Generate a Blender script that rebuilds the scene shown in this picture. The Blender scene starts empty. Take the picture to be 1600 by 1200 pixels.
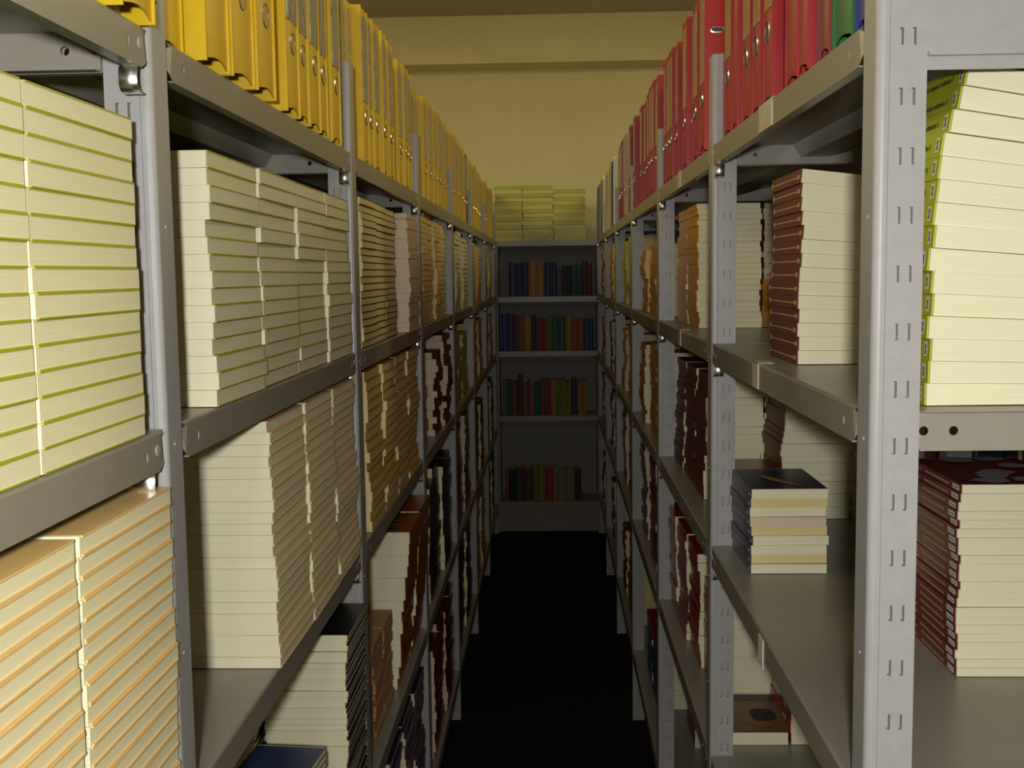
import bpy, math, random
from mathutils import Vector, Matrix

random.seed(7)
scn = bpy.context.scene
C = scn.collection
R = math.radians

# ------------------------------------------------------------------ camera
HC = 1.72
YAW, PITCH, ROLL, FPX = R(2.0996), R(5.558), R(-0.7577), 1750.0
fw = Vector((-math.sin(YAW) * math.cos(PITCH), math.cos(YAW) * math.cos(PITCH), -math.sin(PITCH)))
rt = Vector((math.cos(YAW), math.sin(YAW), 0))
up = rt.cross(fw)
rt2 = rt * math.cos(ROLL) + up * math.sin(ROLL)
up2 = up * math.cos(ROLL) - rt * math.sin(ROLL)
cam_data = bpy.data.cameras.new('camera')
cam = bpy.data.objects.new('camera', cam_data)
C.objects.link(cam)
M = Matrix((rt2, up2, -fw)).transposed().to_4x4()
M.translation = Vector((0, 0, HC))
cam.matrix_world = M
cam_data.sensor_fit = 'HORIZONTAL'
cam_data.sensor_width = 36.0
cam_data.lens = FPX / 1600.0 * 36.0
cam_data.clip_start = 0.02
scn.camera = cam

# ------------------------------------------------------------------ light
world = bpy.data.worlds.new('world')
scn.world = world
world.use_nodes = True
world.node_tree.nodes['Background'].inputs[0].default_value = (1.0, 0.85, 0.6, 1)
world.node_tree.nodes['Background'].inputs[1].default_value = 0.004

scn.view_settings.view_transform = 'Standard'
scn.view_settings.look = 'None'
scn.view_settings.gamma = 1.0
scn.view_settings.use_curve_mapping = False
scn.view_settings.exposure = 0.0
scn.cycles.use_denoising = True


def area(name, loc, target, size, energy, color, size_y=None):
    d = bpy.data.lights.new(name, 'AREA')
    d.energy = energy
    d.color = color
    d.size = size
    if size_y:
        d.shape = 'RECTANGLE'
        d.size_y = size_y
    o = bpy.data.objects.new(name, d)
    C.objects.link(o)
    o.location = loc
    o.rotation_euler = (Vector(target) - Vector(loc)).to_track_quat('-Z', 'Y').to_euler()
    return o


# the photographer's flash, an added overhead fill, and the ceiling lamps over the neighbouring aisles
area('camera_flash', (-0.02, -0.24, HC + 0.055), (-0.08, 2.2, 1.05), 0.05, 19.0, (1.0, 0.99, 0.97))
area('ceiling_lamp_or_fill', (0.0, -1.7, 3.36), (0.0, 0.9, 1.2), 0.3, 15, (1.0, 0.95, 0.86), 1.2)  # added fill from behind the camera, no known lamp there
for sx in (-1, 1):
    for ly in (1.2, 4.9):
        area('ceiling_lamp_or_fill', (2.2 * sx, ly, 3.36), (2.0 * sx, ly + 0.1, 0), 0.25, 43, (1.0, 0.86, 0.43), 1.5)

# ------------------------------------------------------------------ mesh helpers


class MB:
    """collects faces (with material slots) and links them as one mesh object"""

    def __init__(s):
        s.v, s.f, s.m = [], [], []

    def poly(s, pts, mi=0):
        b = len(s.v)
        s.v += [tuple(p) for p in pts]
        s.f.append(tuple(range(b, b + len(pts))))
        s.m.append(mi)

    def box(s, x0, x1, y0, y1, z0, z1, mi=0, tf=None):
        b = len(s.v)
        P = [(x, y, z) for z in (z0, z1) for x, y in ((x0, y0), (x1, y0), (x1, y1), (x0, y1))]
        if tf:
            P = [tuple(tf(Vector(p))) for p in P]
        s.v += P
        for f in ((3, 2, 1, 0), (4, 5, 6, 7), (0, 1, 5, 4), (1, 2, 6, 5), (2, 3, 7, 6), (3, 0, 4, 7)):
            s.f.append(tuple(b + i for i in f))
            s.m.append(mi)

    def grid(s, rows, mi=0, close=False):
        """rows of points, all the same length"""
        b, n = len(s.v), len(rows[0])
        for r in rows:
            s.v += [tuple(p) for p in r]
        for i in range(len(rows) - 1):
            for j in range(n - (0 if close else 1)):
                k = (j + 1) % n
                s.f.append((b + i * n + j, b + i * n + k, b + (i + 1) * n + k, b + (i + 1) * n + j))
                s.m.append(mi)

    def mesh(s, name, mats, smooth=False):
        me = bpy.data.meshes.new(name)
        me.from_pydata(s.v, [], s.f)
        for m in mats:
            me.materials.append(m)
        if len(mats) > 1:
            me.polygons.foreach_set('material_index', s.m)
        if smooth:
            me.polygons.foreach_set('use_smooth', [True] * len(me.polygons))
        me.update()
        return me

    def build(s, name, mats, parent=None, smooth=False):
        if not isinstance(mats, (list, tuple)):
            mats = [mats]
        return link(name, s.mesh(name, mats, smooth), parent)


def link(name, me, parent=None, loc=(0, 0, 0), rot=(0, 0, 0)):
    o = bpy.data.objects.new(name, me)
    C.objects.link(o)
    o.location = loc
    o.rotation_euler = rot
    if parent:
        o.parent = parent
    return o


def tag(o, label=None, cat=None, group=None, kind=None):
    if label:
        o['label'] = label
    if cat:
        o['category'] = cat
    if group:
        o['group'] = group
    if kind:
        o['kind'] = kind
    return o


def copy_tree(src, parent=None):
    c = src.copy()
    C.objects.link(c)
    if parent:
        c.parent = parent
    for ch in list(src.children):
        copy_tree(ch, c)
    return c


ORD = ['', 'first', 'second', 'third', 'fourth', 'fifth', 'sixth', 'seventh', 'eighth', 'ninth', 'tenth', 'eleventh',
       'twelfth', 'thirteenth', 'fourteenth', 'fifteenth', 'sixteenth', 'seventeenth', 'eighteenth', 'nineteenth',
       'twentieth', 'twenty-first', 'twenty-second', 'twenty-third', 'twenty-fourth']


def nth_from_top(i, n):
    k = n - i
    return 'topmost' if k == 1 else 'bottom' if i == 0 else ORD[k] + ' from top'


# ------------------------------------------------------------------ materials


def mat(name, col, rough=0.5, metal=0.0, noise=0.0, nscale=(8, 8, 8), bump=0.0, bscale=None, col2=None, spec=0.5, coat=0.0):
    m = bpy.data.materials.new(name)
    m.use_nodes = True
    nt = m.node_tree
    b = nt.nodes['Principled BSDF']
    b.inputs['Base Color'].default_value = (*col, 1)
    b.inputs['Roughness'].default_value = rough
    b.inputs['Metallic'].default_value = metal
    b.inputs['Specular IOR Level'].default_value = spec
    b.inputs['Coat Weight'].default_value = coat
    tc = nt.nodes.new('ShaderNodeTexCoord')

    def tex(scale, detail=3.0):
        mp = nt.nodes.new('ShaderNodeMapping')
        mp.inputs['Scale'].default_value = scale
        nt.links.new(tc.outputs['Object'], mp.inputs[0])
        n = nt.nodes.new('ShaderNodeTexNoise')
        n.inputs['Scale'].default_value = 1.0
        n.inputs['Detail'].default_value = detail
        nt.links.new(mp.outputs[0], n.inputs['Vector'])
        return n

    if noise > 0 or col2:
        n = tex(nscale)
        mx = nt.nodes.new('ShaderNodeMix')
        mx.data_type = 'RGBA'
        c2 = col2 or tuple(c * (1 - noise) for c in col)
        mx.inputs[6].default_value = (*col, 1)
        mx.inputs[7].default_value = (*c2, 1)
        rp = nt.nodes.new('ShaderNodeMapRange')
        rp.inputs[1].default_value, rp.inputs[2].default_value = 0.35, 0.65
        nt.links.new(n.outputs[0], rp.inputs[0])
        nt.links.new(rp.outputs[0], mx.inputs[0])
        nt.links.new(mx.outputs[2], b.inputs['Base Color'])
    if bump > 0:
        n = tex(bscale or nscale, 2.0)
        bp = nt.nodes.new('ShaderNodeBump')
        bp.inputs['Strength'].default_value = bump
        bp.inputs['Distance'].default_value = 0.001
        nt.links.new(n.outputs[0], bp.inputs['Height'])
        nt.links.new(bp.outputs[0], b.inputs['Normal'])
    return m


GREY = mat('grey_powder_coat', (0.365, 0.362, 0.352), 0.36, noise=0.06, nscale=(60, 60, 60), bump=0.12, bscale=(900, 900, 900))
SHELF = mat('grey_shelf_enamel', (0.285, 0.265, 0.215), 0.33, noise=0.05, nscale=(20, 20, 20), bump=0.05, bscale=(700, 700, 700))
CHROME = mat('chrome', (0.85, 0.86, 0.84), 0.27, metal=1.0)
TAPE = mat('adhesive_tape', (0.62, 0.58, 0.47), 0.3, noise=0.15, nscale=(80, 80, 80))
PAPER = mat('page_edges', (0.80, 0.755, 0.52), 0.85, noise=0.10, nscale=(2, 2, 1100), bump=0.25, bscale=(3, 3, 1600), spec=0.2)
PAPER_P = mat('page_edges_pinkish', (0.70, 0.57, 0.42), 0.85, noise=0.10, nscale=(2, 2, 1100), bump=0.2, bscale=(3, 3, 1600), spec=0.2)
PAPER_T = mat('page_edges_tan', (0.74, 0.61, 0.29), 0.85, noise=0.10, nscale=(2, 2, 1100), bump=0.2, bscale=(3, 3, 1600), spec=0.2)


def cover(name, col, rough=0.35, **k):
    return mat(name, col, rough, **k)


LIME = cover('lime_cover', (0.40, 0.44, 0.025))
PEACH = cover('peach_cover', (0.80, 0.55, 0.23))
BLACK = cover('black_cover', (0.012, 0.011, 0.012))
ORANGE = cover('orange_cover', (0.55, 0.24, 0.02))
TERRA = cover('terracotta_cover', (0.36, 0.11, 0.018), 0.3, col2=(0.30, 0.09, 0.015), nscale=(12, 12, 12))
BROWNP = cover('peach_brown_cover', (0.40, 0.225, 0.095), 0.6)
DBLUE = cover('deep_blue_cover', (0.022, 0.045, 0.13), 0.35)
NAVY = cover('navy_cover', (0.018, 0.020, 0.075), 0.3)
BLUE = cover('blue_cover', (0.02, 0.06, 0.16))
MAROON = cover('maroon_cover', (0.13, 0.026, 0.014), 0.5)
BURG = cover('burgundy_cover', (0.135, 0.008, 0.012), 0.25)
RED = cover('red_cover', (0.30, 0.008, 0.010), 0.25)
CHEST = cover('chestnut_cover', (0.17, 0.052, 0.015), 0.55)
WHITE = mat('white_label', (0.72, 0.72, 0.66), 0.5)
INK = mat('dark_ink', (0.03, 0.03, 0.025), 0.6)
CREAMPRINT = mat('cream_print', (0.50, 0.36, 0.22), 0.5)
GREYPRINT = mat('grey_print', (0.22, 0.22, 0.24), 0.5)
GOLD = mat('gold_print', (0.40, 0.28, 0.08), 0.45)

# ------------------------------------------------------------------ room
XL, XR = -0.370, 0.2965
P = 1.05
LEV_L = [1.95, 1.578, 1.200, 0.705, 0.20]
LEV_R = [1.952, 1.588, 1.204, 0.790, 0.28]
DEPTH = 0.40
POST_H = 2.116

wall_m = mat('cream_wall_paint', (0.78, 0.69, 0.46), 0.9, noise=0.05, nscale=(3, 3, 3), bump=0.1, bscale=(60, 60, 60))
ceil_m = mat('ceiling_paint', (0.55, 0.50, 0.46), 0.95, noise=0.05, nscale=(2, 2, 2))
floor_m = mat('dark_carpet', (0.018, 0.016, 0.015), 0.95, noise=0.4, nscale=(120, 120, 120), spec=0.1)
X0, X1, YB, YE, ZC = -3.3, 3.3, -2.4, 7.80, 3.42


def struct(name, a, m):
    b = MB()
    b.box(*a)
    return tag(b.build(name, m), kind='structure')


struct('floor', (X0, X1, YB, YE, -0.1, 0), floor_m)
struct('ceiling', (X0, X1, YB, YE, ZC, ZC + 0.1), ceil_m)
struct('wall_back', (X0 - 0.1, X1 + 0.1, YE, YE + 0.1, 0, ZC), wall_m)
struct('wall_front', (X0 - 0.1, X1 + 0.1, YB - 0.1, YB, 0, ZC), wall_m)
struct('wall_left', (X0 - 0.1, X0, YB, YE, 0, ZC), wall_m)
struct('wall_right', (X1, X1 + 0.1, YB, YE, 0, ZC), wall_m)
struct('trim_1', (X0, X1, 7.55, YE, 3.112, ZC), wall_m)          # the downstand beam

# ------------------------------------------------------------------ shelving


def post_mesh(sx, sy):
    """slotted angle post; sx: +1 faces the aisle towards +x, sy: +1 shows its slotted face towards -y. origin: outer corner at the floor"""
    b = MB()
    w, d, r = 0.045, 0.044, 0.007
    prof = [(0.0, d), (0.0, r)]
    for k in range(1, 6):
        a = math.pi / 2 * k / 5
        prof.append((r - r * math.cos(a), r - r * math.sin(a)))
    prof += [(0.0105, 0.0), (0.0108, 0.0012), (0.0114, 0.0012), (0.0117, 0.0)]

    def pt(p, z):
        return (-sx * p[0], sy * p[1], z)
    b.grid([[pt(p, z) for p in prof] for z in (0, POST_H)])
    # slotted face, with real openings
    xs = [0.0117, 0.0200, 0.0236, 0.0313, 0.0349, w]
    z = 0.0
    pitch, sh = 0.0535, 0.0155
    z = 0.012
    cells = [(0, 0.012, False)]
    while z + pitch < POST_H:
        cells += [(z, z + pitch - sh, False), (z + pitch - sh, z + pitch, True)]
        z += pitch
    cells.append((z, POST_H, False))
    for z0, z1, slot in cells:
        for i in range(5):
            if slot and i in (1, 3):
                x0, x1 = xs[i], xs[i + 1]
                q = [pt((x0, 0), z0), pt((x1, 0), z0), pt((x1, 0), z1), pt((x0, 0), z1)]
                k = [pt((x0, 0.007), z0), pt((x1, 0.007), z0), pt((x1, 0.007), z1), pt((x0, 0.007), z1)]
                for j in range(4):
                    b.poly([q[j], q[(j + 1) % 4], k[(j + 1) % 4], k[j]])
            else:
                b.poly([pt((xs[i], 0), z0), pt((xs[i + 1], 0), z0), pt((xs[i + 1], 0), z1), pt((xs[i], 0), z1)])
    # return flange, inner skin and top edge
    b.grid([[pt(p, z) for p in ((w, 0), (w, 0.03))] for z in (0, POST_H)])
    b.grid([[pt(p, z) for p in ((0.0016, d), (0.0016, 0.0075), (w - 0.0016, 0.0075), (w - 0.0016, 0.03))] for z in (0, POST_H)])
    for z0 in (0, POST_H):
        b.poly([pt((0, d), z0), pt((0, 0), z0), pt((0.0016, 0.0035), z0), pt((0.0016, d), z0)])
        b.poly([pt((0, 0), z0), pt((w, 0), z0), pt((w, 0.0035), z0), pt((0.0016, 0.0035), z0)])
    b.poly([pt((0, d), 0), pt((0.0016, d), 0), pt((0.0016, d), POST_H), pt((0, d), POST_H)])
    # bolts on the aisle flange
    for zz in [0.21 * k + 0.09 for k in range(10)]:
        c = [(0.0, 0.022 + 0.0016 * math.cos(a), zz + 0.0016 * math.sin(a)) for a in [k * math.pi / 4 for k in range(8)]]
        o = [(-0.0012, p[1], p[2]) for p in c]
        for j in range(8):
            b.poly([pt((c[j][0], c[j][1]), c[j][2]), pt((c[(j + 1) % 8][0], c[(j + 1) % 8][1]), c[(j + 1) % 8][2]),
                    pt((o[(j + 1) % 8][0], o[(j + 1) % 8][1]), o[(j + 1) % 8][2]), pt((o[j][0], o[j][1]), o[j][2])])
        b.poly([pt((p[0], p[1]), p[2]) for p in o])
    return b


LIP = 0.036


def shelf_mesh(sx):
    """steel tray between two frames; origin: front plane, start of the bay, top surface. sx=+1: the front faces +x"""
    b = MB()
    y0, y1, w, t = 0.003, P - 0.003, 0.047, 0.002

    def X(p):
        return -sx * p

    def bx(p0, p1, a, c, z0, z1):
        b.box(min(X(p0), X(p1)), max(X(p0), X(p1)), a, c, z0, z1)
    bx(0.003, w, y0 + w, y1, -t, 0)
    bx(w, DEPTH - w, y0, y1, -t, 0)
    bx(DEPTH - w, DEPTH - 0.003, y0 + w, y1, -t, 0)
    # front lip: rounded ends, holes near both ends, rolled top edge
    ya, yb = y0 + w, y1 - 0.006
    zt, zb = -0.003, -LIP
    h, rr = 0.0045, 0.012

    def lip(front, back):
        hz = (zt + zb) / 2
        cols = [ya + rr]
        for yc in (ya + 0.045, yb - 0.045):
            s = 0.010
            cols += [yc - s, yc + s]
        cols.append(yb - rr)
        for i in range(len(cols) - 1):
            if i in (1, 3):
                yc = (cols[i] + cols[i + 1]) / 2
                n = 16
                rect = []
                hole = []
                for k in range(n):
                    a = 2 * math.pi * k / n + math.pi / 4
                    c, s_ = math.cos(a), math.sin(a)
                    m = max(abs(c), abs(s_))
                    rect.append((yc + c / m * 0.010, hz + s_ / m * (zt - zb) / 2))
                    hole.append((yc + c * h * 0.75, hz + s_ * h * 1.15))
                for k in range(n):
                    k2 = (k + 1) % n
                    b.poly([(X(front), *rect[k]), (X(front), *rect[k2]), (X(front), *hole[k2]), (X(front), *hole[k])])
                    b.poly([(X(front), *hole[k]), (X(front), *hole[k2]), (X(back), *hole[k2]), (X(back), *hole[k])])
            else:
                b.poly([(X(front), cols[i], zb), (X(front), cols[i + 1], zb), (X(front), cols[i + 1], zt), (X(front), cols[i], zt)])
        for yc, sg in ((ya + rr, -1), (yb - rr, 1)):
            arc = [(X(front), yc, zb)]
            for k in range(1, 7):
                a = -math.pi / 2 + math.pi / 2 * k / 6
                arc.append((X(front + (0.002 if k > 4 else 0)), yc + sg * rr * math.cos(a), zb + rr + rr * math.sin(a)))
            arc += [(X(front + 0.002), yc + sg * rr, zt - 0.004), (X(front), yc + sg * (rr - 0.003), zt), (X(front), yc, zt)]
            b.poly(arc)
    lip(0.0, 0.004)
    b.poly([(X(0.0), ya, zt), (X(0.0), yb, zt), (X(0.0012), yb, zt + 0.002), (X(0.0012), ya, zt + 0.002)])
    b.poly([(X(0.0012), ya, zt + 0.002), (X(0.0012), yb, zt + 0.002), (X(0.004), yb, 0), (X(0.004), ya, 0)])
    bx(0.0, 0.014, ya + rr, yb - rr, -LIP - 0.0015, -LIP)             # bottom return
    bx(DEPTH - 0.002, DEPTH, ya, yb, -LIP, 0)
    # end flanges, with bolt holes
    for a in (y0, y1 - 0.002):
        cols = [0.045, 0.050 - 0.0048, 0.050 + 0.0048, 0.078 - 0.0065, 0.078 + 0.0065, DEPTH - 0.085, DEPTH - 0.072, DEPTH - w]
        cols[1] = 0.0455
        for i in range(len(cols) - 1):
            pa, pb = cols[i], cols[i + 1]
            if i in (1, 3, 5):
                hx, hz = (pa + pb) / 2, -0.0185
                N = 16
                rect, hole = [], []
                for q in range(N):
                    an = 2 * math.pi * q / N + math.pi / 4
                    cc, ss = math.cos(an), math.sin(an)
                    mm = max(abs(cc), abs(ss))
                    rect.append((hx + cc / mm * (pb - pa) / 2, hz + ss / mm * 0.0175))
                    hole.append((hx + cc * 0.0044, hz + ss * 0.0044))
                for q in range(N):
                    q2 = (q + 1) % N
                    for yy in (a, a + 0.002):
                        b.poly([(X(rect[q][0]), yy, rect[q][1]), (X(rect[q2][0]), yy, rect[q2][1]), (X(hole[q2][0]), yy, hole[q2][1]), (X(hole[q][0]), yy, hole[q][1])])
                    b.poly([(X(hole[q][0]), a, hole[q][1]), (X(hole[q2][0]), a, hole[q2][1]), (X(hole[q2][0]), a + 0.002, hole[q2][1]), (X(hole[q][0]), a + 0.002, hole[q][1])])
            else:
                bx(pa, pb, a, a + 0.002, -LIP, -0.001)
        bx(w, DEPTH - w, a if a == y0 else a - 0.010, (a + 0.012) if a == y0 else a + 0.002, -LIP - 0.0015, -LIP)
    # stiffener rib under the tray
    rib = [(0.145, -t), (0.160, -0.024), (0.215, -0.024), (0.230, -t)]
    b.grid([[(X(p), y, z) for p, z in rib] for y in (y0 + 0.004, y1 - 0.004)])
    return b


def disc_mb(n=14, r=0.0055, th=0.001):
    b = MB()
    c = [(r * math.cos(2 * math.pi * k / n), r * math.sin(2 * math.pi * k / n)) for k in range(n)]
    b.poly([(0, p[0], p[1]) for p in c])
    b.poly([(th, p[0] * 0.9, p[1] * 0.9) for p in c])
    b.grid([[(0, p[0], p[1]) for p in c], [(th, p[0] * 0.9, p[1] * 0.9) for p in c]], close=True)
    return b


def clip_mesh(sx):
    """bent chrome hook under the shelf lip, next to the post"""
    b = MB()
    path = [(0.004, 0.0), (0.0005, -0.001), (-0.0022, -0.0035), (-0.0036, -0.008), (-0.0040, -0.013), (-0.0034, -0.018), (-0.0012, -0.0222), (0.003, -0.0245), (0.008, -0.025), (0.014, -0.025)]
    n = len(path)
    W_ = 0.017
    for th in (0.0, 0.0016):
        rows = []
        for q in range(7):
            u = q / 6
            bow = -0.0026 * math.sin(math.pi * u)
            rows.append([(-sx * W_ * u, p[0] + th + bow, p[1] + (th if i > 5 else 0)) for i, p in enumerate(path)])
        b.grid(rows)
    for u in (0.0, 1.0):
        b.grid([[(-sx * W_ * u, p[0] + th, p[1] + (th if i > 5 else 0)) for i, p in enumerate(path)] for th in (0.0, 0.0016)])
    return b


def rack(label, sx, xf, bays, levels, clips=True):
    """one bolted run of shelving. bays: indices k of the bays from k*P to (k+1)*P"""
    root = tag(bpy.data.objects.new('shelving_rack', None), label, 'shelving')
    C.objects.link(root)
    root.location = (xf, bays[0] * P, 0)
    pm_f = post_mesh(sx, 1).mesh('front_post', [GREY])
    pm_b = post_mesh(-sx, 1).mesh('rear_post', [GREY])
    sm = shelf_mesh(sx).mesh('shelf', [SHELF])
    cm = clip_mesh(sx).mesh('shelf_clip', [CHROME], True)
    dm = disc_mb().mesh('rivet', [GREY])
    y_base = bays[0] * P
    for k in list(bays) + [bays[-1] + 1]:
        link('post', pm_f, root, (0, k * P - y_base, 0))
        link('post', pm_b, root, (-sx * DEPTH, k * P - y_base, 0))
    shelves = {}
    for k in bays:
        for li, z in enumerate(levels):
            s = link('shelf', sm, root, (0, k * P - y_base, z))
            shelves[k, li] = s
            if clips and li < 3:
                link('shelf_clip', cm, s, (-sx * 0.001, P - 0.030, -LIP))
                link('rivet', dm, s, (0.0, P - 0.026, -0.017), (0, 0, 0 if sx > 0 else math.pi))
    return root, shelves


rackL, shL = rack('long grey steel shelving rack along the left side of the aisle', 1, XL, range(0, 7), LEV_L)
rackR, shR = rack('long grey steel shelving rack along the right side of the aisle', -1, XR, range(1, 7), LEV_R)
rackL2, _ = rack('grey steel rack standing back to back behind the left rack', -1, XL - 2 * DEPTH - 0.04, range(0, 7), LEV_L, False)
rackR2, _ = rack('grey steel rack standing back to back behind the right rack', 1, XR + 2 * DEPTH + 0.04, range(1, 7), LEV_R, False)

# end panel above the near end of the right rack
b = MB()
b.box(0.045, DEPTH - 0.045, 0.0005, 0.0025, 1.90, 2.11)
b.box(0.045, DEPTH - 0.045, -0.006, 0.0005, 1.912, 1.916)
b.build('end_panel', GREY, rackR)
# bits of tape and a tag on the right shelf edges
for (k, li, ya, yb, z0, z1, nm) in ((1, 0, 1.535, 1.63, -0.037, 0.001, 'tape'), (1, 1, 1.62, 1.665, -0.037, 0.001, 'tape'),
                                    (2, 1, 2.60, 2.645, -0.037, 0.001, 'tape'), (2, 0, 2.60, 2.66, -0.037, 0.001, 'tape'),
                                    (1, 2, 1.565, 1.60, -0.050, -0.008, 'tag')):
    b = MB()
    y = k * P
    b.box(-0.0012, 0.0, ya - y, yb - y, z0, z1)
    if nm == 'tape':
        b.box(-0.0012, 0.022, ya - y, yb - y, 0.0002, 0.0010)
    b.build('adhesive_tape' if nm == 'tape' else 'paper_tag', TAPE if nm == 'tape' else WHITE, shR[k, li])

# ------------------------------------------------------------------ paperbacks
# local frame of a book: lies flat, x = depth (outer face at x = 0, body towards -x), y = length centred, z up from 0


def wave(x, y, amp, ph):
    return amp * (math.sin(9 * y + ph) * 0.6 + math.sin(23 * x + 2 * ph) * 0.4)


def book_meshes(name, L, W, T, tc, ov, outer, cm, pm, amp=0.0, ph=0.0, taper=0.0, seal=True):
    """outer: 'fore' or 'spine' = what the face at x = 0 is. taper: how much thinner the inner (-x) side is"""
    cb, pb = MB(), MB()
    NX, NY = 4, 6
    ins = 0.003 if seal else -ov
    hl = L / 2

    def sheet(mb, z_at, x0, x1, h, th0, th1):
        xs = [x0 + (x1 - x0) * i / NX for i in range(NX + 1)]
        ys = [-h + 2 * h * j / NY for j in range(NY + 1)]

        def z(x, y, zz):
            f = 1.0 - taper / T * (-x / W)
            return zz * f + wave(x, y, amp, ph)
        for zz, rev in ((th0, True), (th1, False)):
            mb.grid([[(x, y, z(x, y, zz)) for y in ys] for x in (xs[::-1] if rev else xs)])
        for y, rev in ((-h, False), (h, True)):
            mb.grid([[(x, y, z(x, y, zz)) for x in xs] for zz in ((th1, th0) if rev else (th0, th1))])
        for x, rev in ((x0, True), (x1, False)):
            mb.grid([[(x, y, z(x, y, zz)) for y in ys] for zz in ((th1, th0) if rev else (th0, th1))])
    sp = 0.0012
    if outer == 'fore':
        xo, xi = 0.0, -W
        pages = (-W + sp, -ov)
        spine = (-W, -W + sp)
    else:
        xo, xi = 0.0, -W
        pages = (-W + ov, -sp)
        spine = (-sp, 0.0)
    sheet(cb, None, xi, xo, hl - ins, 0.0, tc)
    sheet(cb, None, xi, xo, hl - ins, T - tc, T - 0.0001)
    sheet(cb, None, spine[0], spine[1], hl - ins, tc, T - tc)
    if seal:
        sheet(pb, None, pages[0], pages[1], hl, 0.00012, T - 0.00030)
    else:
        sheet(pb, None, pages[0], pages[1], hl, tc, T - tc)
    return cb, pb, cb.mesh(name, [cm]), pb.mesh('page_block', [pm])


STUFF = MB()
STUFF_M = []


def slot(m):
    if m not in STUFF_M:
        STUFF_M.append(m)
    return STUFF_M.index(m)


def stack(n, x, y0, z0, L, W, T, cm, pm=None, tc=0.001, ov=0.001, outer='fore', side='L', desc=None, look='', jit=(0.003, 0.004),
          rz=0.012, amp=0.0004, lean=(0, 0), taper=0.0, extra=None, group=None, seal=True, seed=None, skip=None, covers=None, base_n=0, total=None, yaw=0, shifts=None, pages=None):
    """n books lying on each other; x = outer face, y0 = near end. desc is None: part of the uncounted mass"""
    pm = pm or PAPER
    rnd = random.Random(seed if seed is not None else hash((round(x * 1000), round(y0 * 1000), round(z0 * 100))) & 0xffff)
    flip = math.pi if side == 'R' else 0.0
    ph = rnd.uniform(0, 6)
    # in local frame the outer face looks to +x; on the right-hand rack the book is turned round
    cb, pb, cme, pme = book_meshes('paperback', L, W, T, tc, ov, outer, cm, pm, amp, ph, taper, seal)
    out = []
    z = z0 + 0.0005 + amp
    wob = 0.0
    for i in range(n):
        wob = 0.6 * wob + rnd.uniform(-1, 1) * jit[0]
        dx = wob + lean[0] * i * T + (shifts or {}).get(i, 0)
        dy = rnd.uniform(-jit[1], jit[1]) + lean[1] * i * T
        tilt = -i * taper / W
        rot = (0, tilt if side == 'L' else tilt, flip + yaw + rnd.uniform(-rz, rz))
        loc = Vector((x + dx, y0 + L / 2 + dy, z + i * T))
        if desc is None:
            Mx = Matrix.Translation(loc) @ Matrix.Rotation(rot[2], 4, 'Z') @ Matrix.Rotation(rot[1], 4, 'Y')
            for src, m in ((cb, cm), (pb, pm)):
                base = len(STUFF.v)
                STUFF.v += [tuple(Mx @ Vector(v)) for v in src.v]
                STUFF.f += [tuple(base + q for q in f) for f in src.f]
                STUFF.m += [slot(m)] * len(src.f)
        else:
            o = link('paperback', cme, None, loc, rot)
            pg = link('page_block', pme, o)
            if pages:
                pg.material_slots[0].link = 'OBJECT'
                pg.material_slots[0].material = pages[i % len(pages)]
            if extra:
                extra(o, i, n, rnd)
            tag(o, f'{look}, {nth_from_top(i + base_n, total or n)} {desc}', 'book', group or ('paperbacks ' + desc.replace('in the ', 'in the ')))
            out.append(o)
    return out


# ---- left rack, bay beside the camera
for yc, w_ in ((0.585, 'left lime column at the left picture edge'), (0.795, 'lime column just left of near left post')):
    stack(15, -0.371, yc, LEV_L[1], 0.207, 0.148, 0.0189, LIME, tc=0.0012, ov=0.0012, desc='in ' + w_, look='lime paperback',
          jit=(0.0016, 0.001), rz=0.004, seed=int(yc * 100), group='lime paperbacks left of the near post')
stack(15, -0.55, 0.79, LEV_L[1], 0.207, 0.148, 0.0196, LIME, tc=0.0012, ov=0.0012, outer='spine', seed=5)
for yc, w_, dz in ((0.622, 'left peach column at the left picture edge', 0), (0.836, 'peach column just left of near left post', 0)):
    stack(19, -0.366, yc, LEV_L[2], 0.207, 0.148, 0.0170, PEACH, tc=0.0019, ov=0.0016, desc='in ' + w_, look='peach paperback',
          jit=(0.0016, 0.0012), rz=0.004, seed=int(yc * 100), group='peach paperbacks left of the near post')

# ---- left rack, first bay beyond the near post
for c, yc in enumerate((1.222, 1.434, 1.646, 1.858)):
    stack(15, -0.372, yc, LEV_L[1], 0.205, 0.148, 0.0187, LIME, tc=0.0011, ov=0.0013,
          desc='in ' + ('the nearest', 'second', 'third', 'the farthest')[c] + ' lime stack right of near left post', look='lime paperback',
          jit=(0.0032, 0.003), rz=0.010, seed=40 + c, group='lime paperbacks right of the near left post')
for c, yc in enumerate((1.440, 1.650, 1.860)):
    stack(22, -0.364, yc, LEV_L[2], 0.205, 0.148, 0.0151, PEACH, tc=0.0016, ov=0.0012,
          desc='in ' + ('the nearest', 'the middle', 'the farthest')[c] + ' tall stack under lime ones', look='peach-edged paperback',
          jit=(0.0028, 0.0025), rz=0.008, seed=50 + c, group='peach paperbacks below the lime stacks', lean=(-0.03, 0))
stack(17, -0.366, 1.889, LEV_L[3], 0.195, 0.148, 0.0101, BLACK, tc=0.0018, ov=0.0012, jit=(0.0025, 0.003), seed=59, amp=0.0)
stack(22, -0.366, 1.889, LEV_L[3] + 17 * 0.0101, 0.195, 0.148, 0.0101, BLACK, tc=0.0018, ov=0.0012, desc='in black stack low by second left post',
      look='black-edged cream paperback', jit=(0.0025, 0.003), rz=0.01, seed=60, amp=0.0, group='black paperbacks low by the second left post')
stack(30, -0.522, 1.86, LEV_L[3], 0.2, 0.148, 0.0105, BLACK, tc=0.0008, seed=61)
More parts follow.
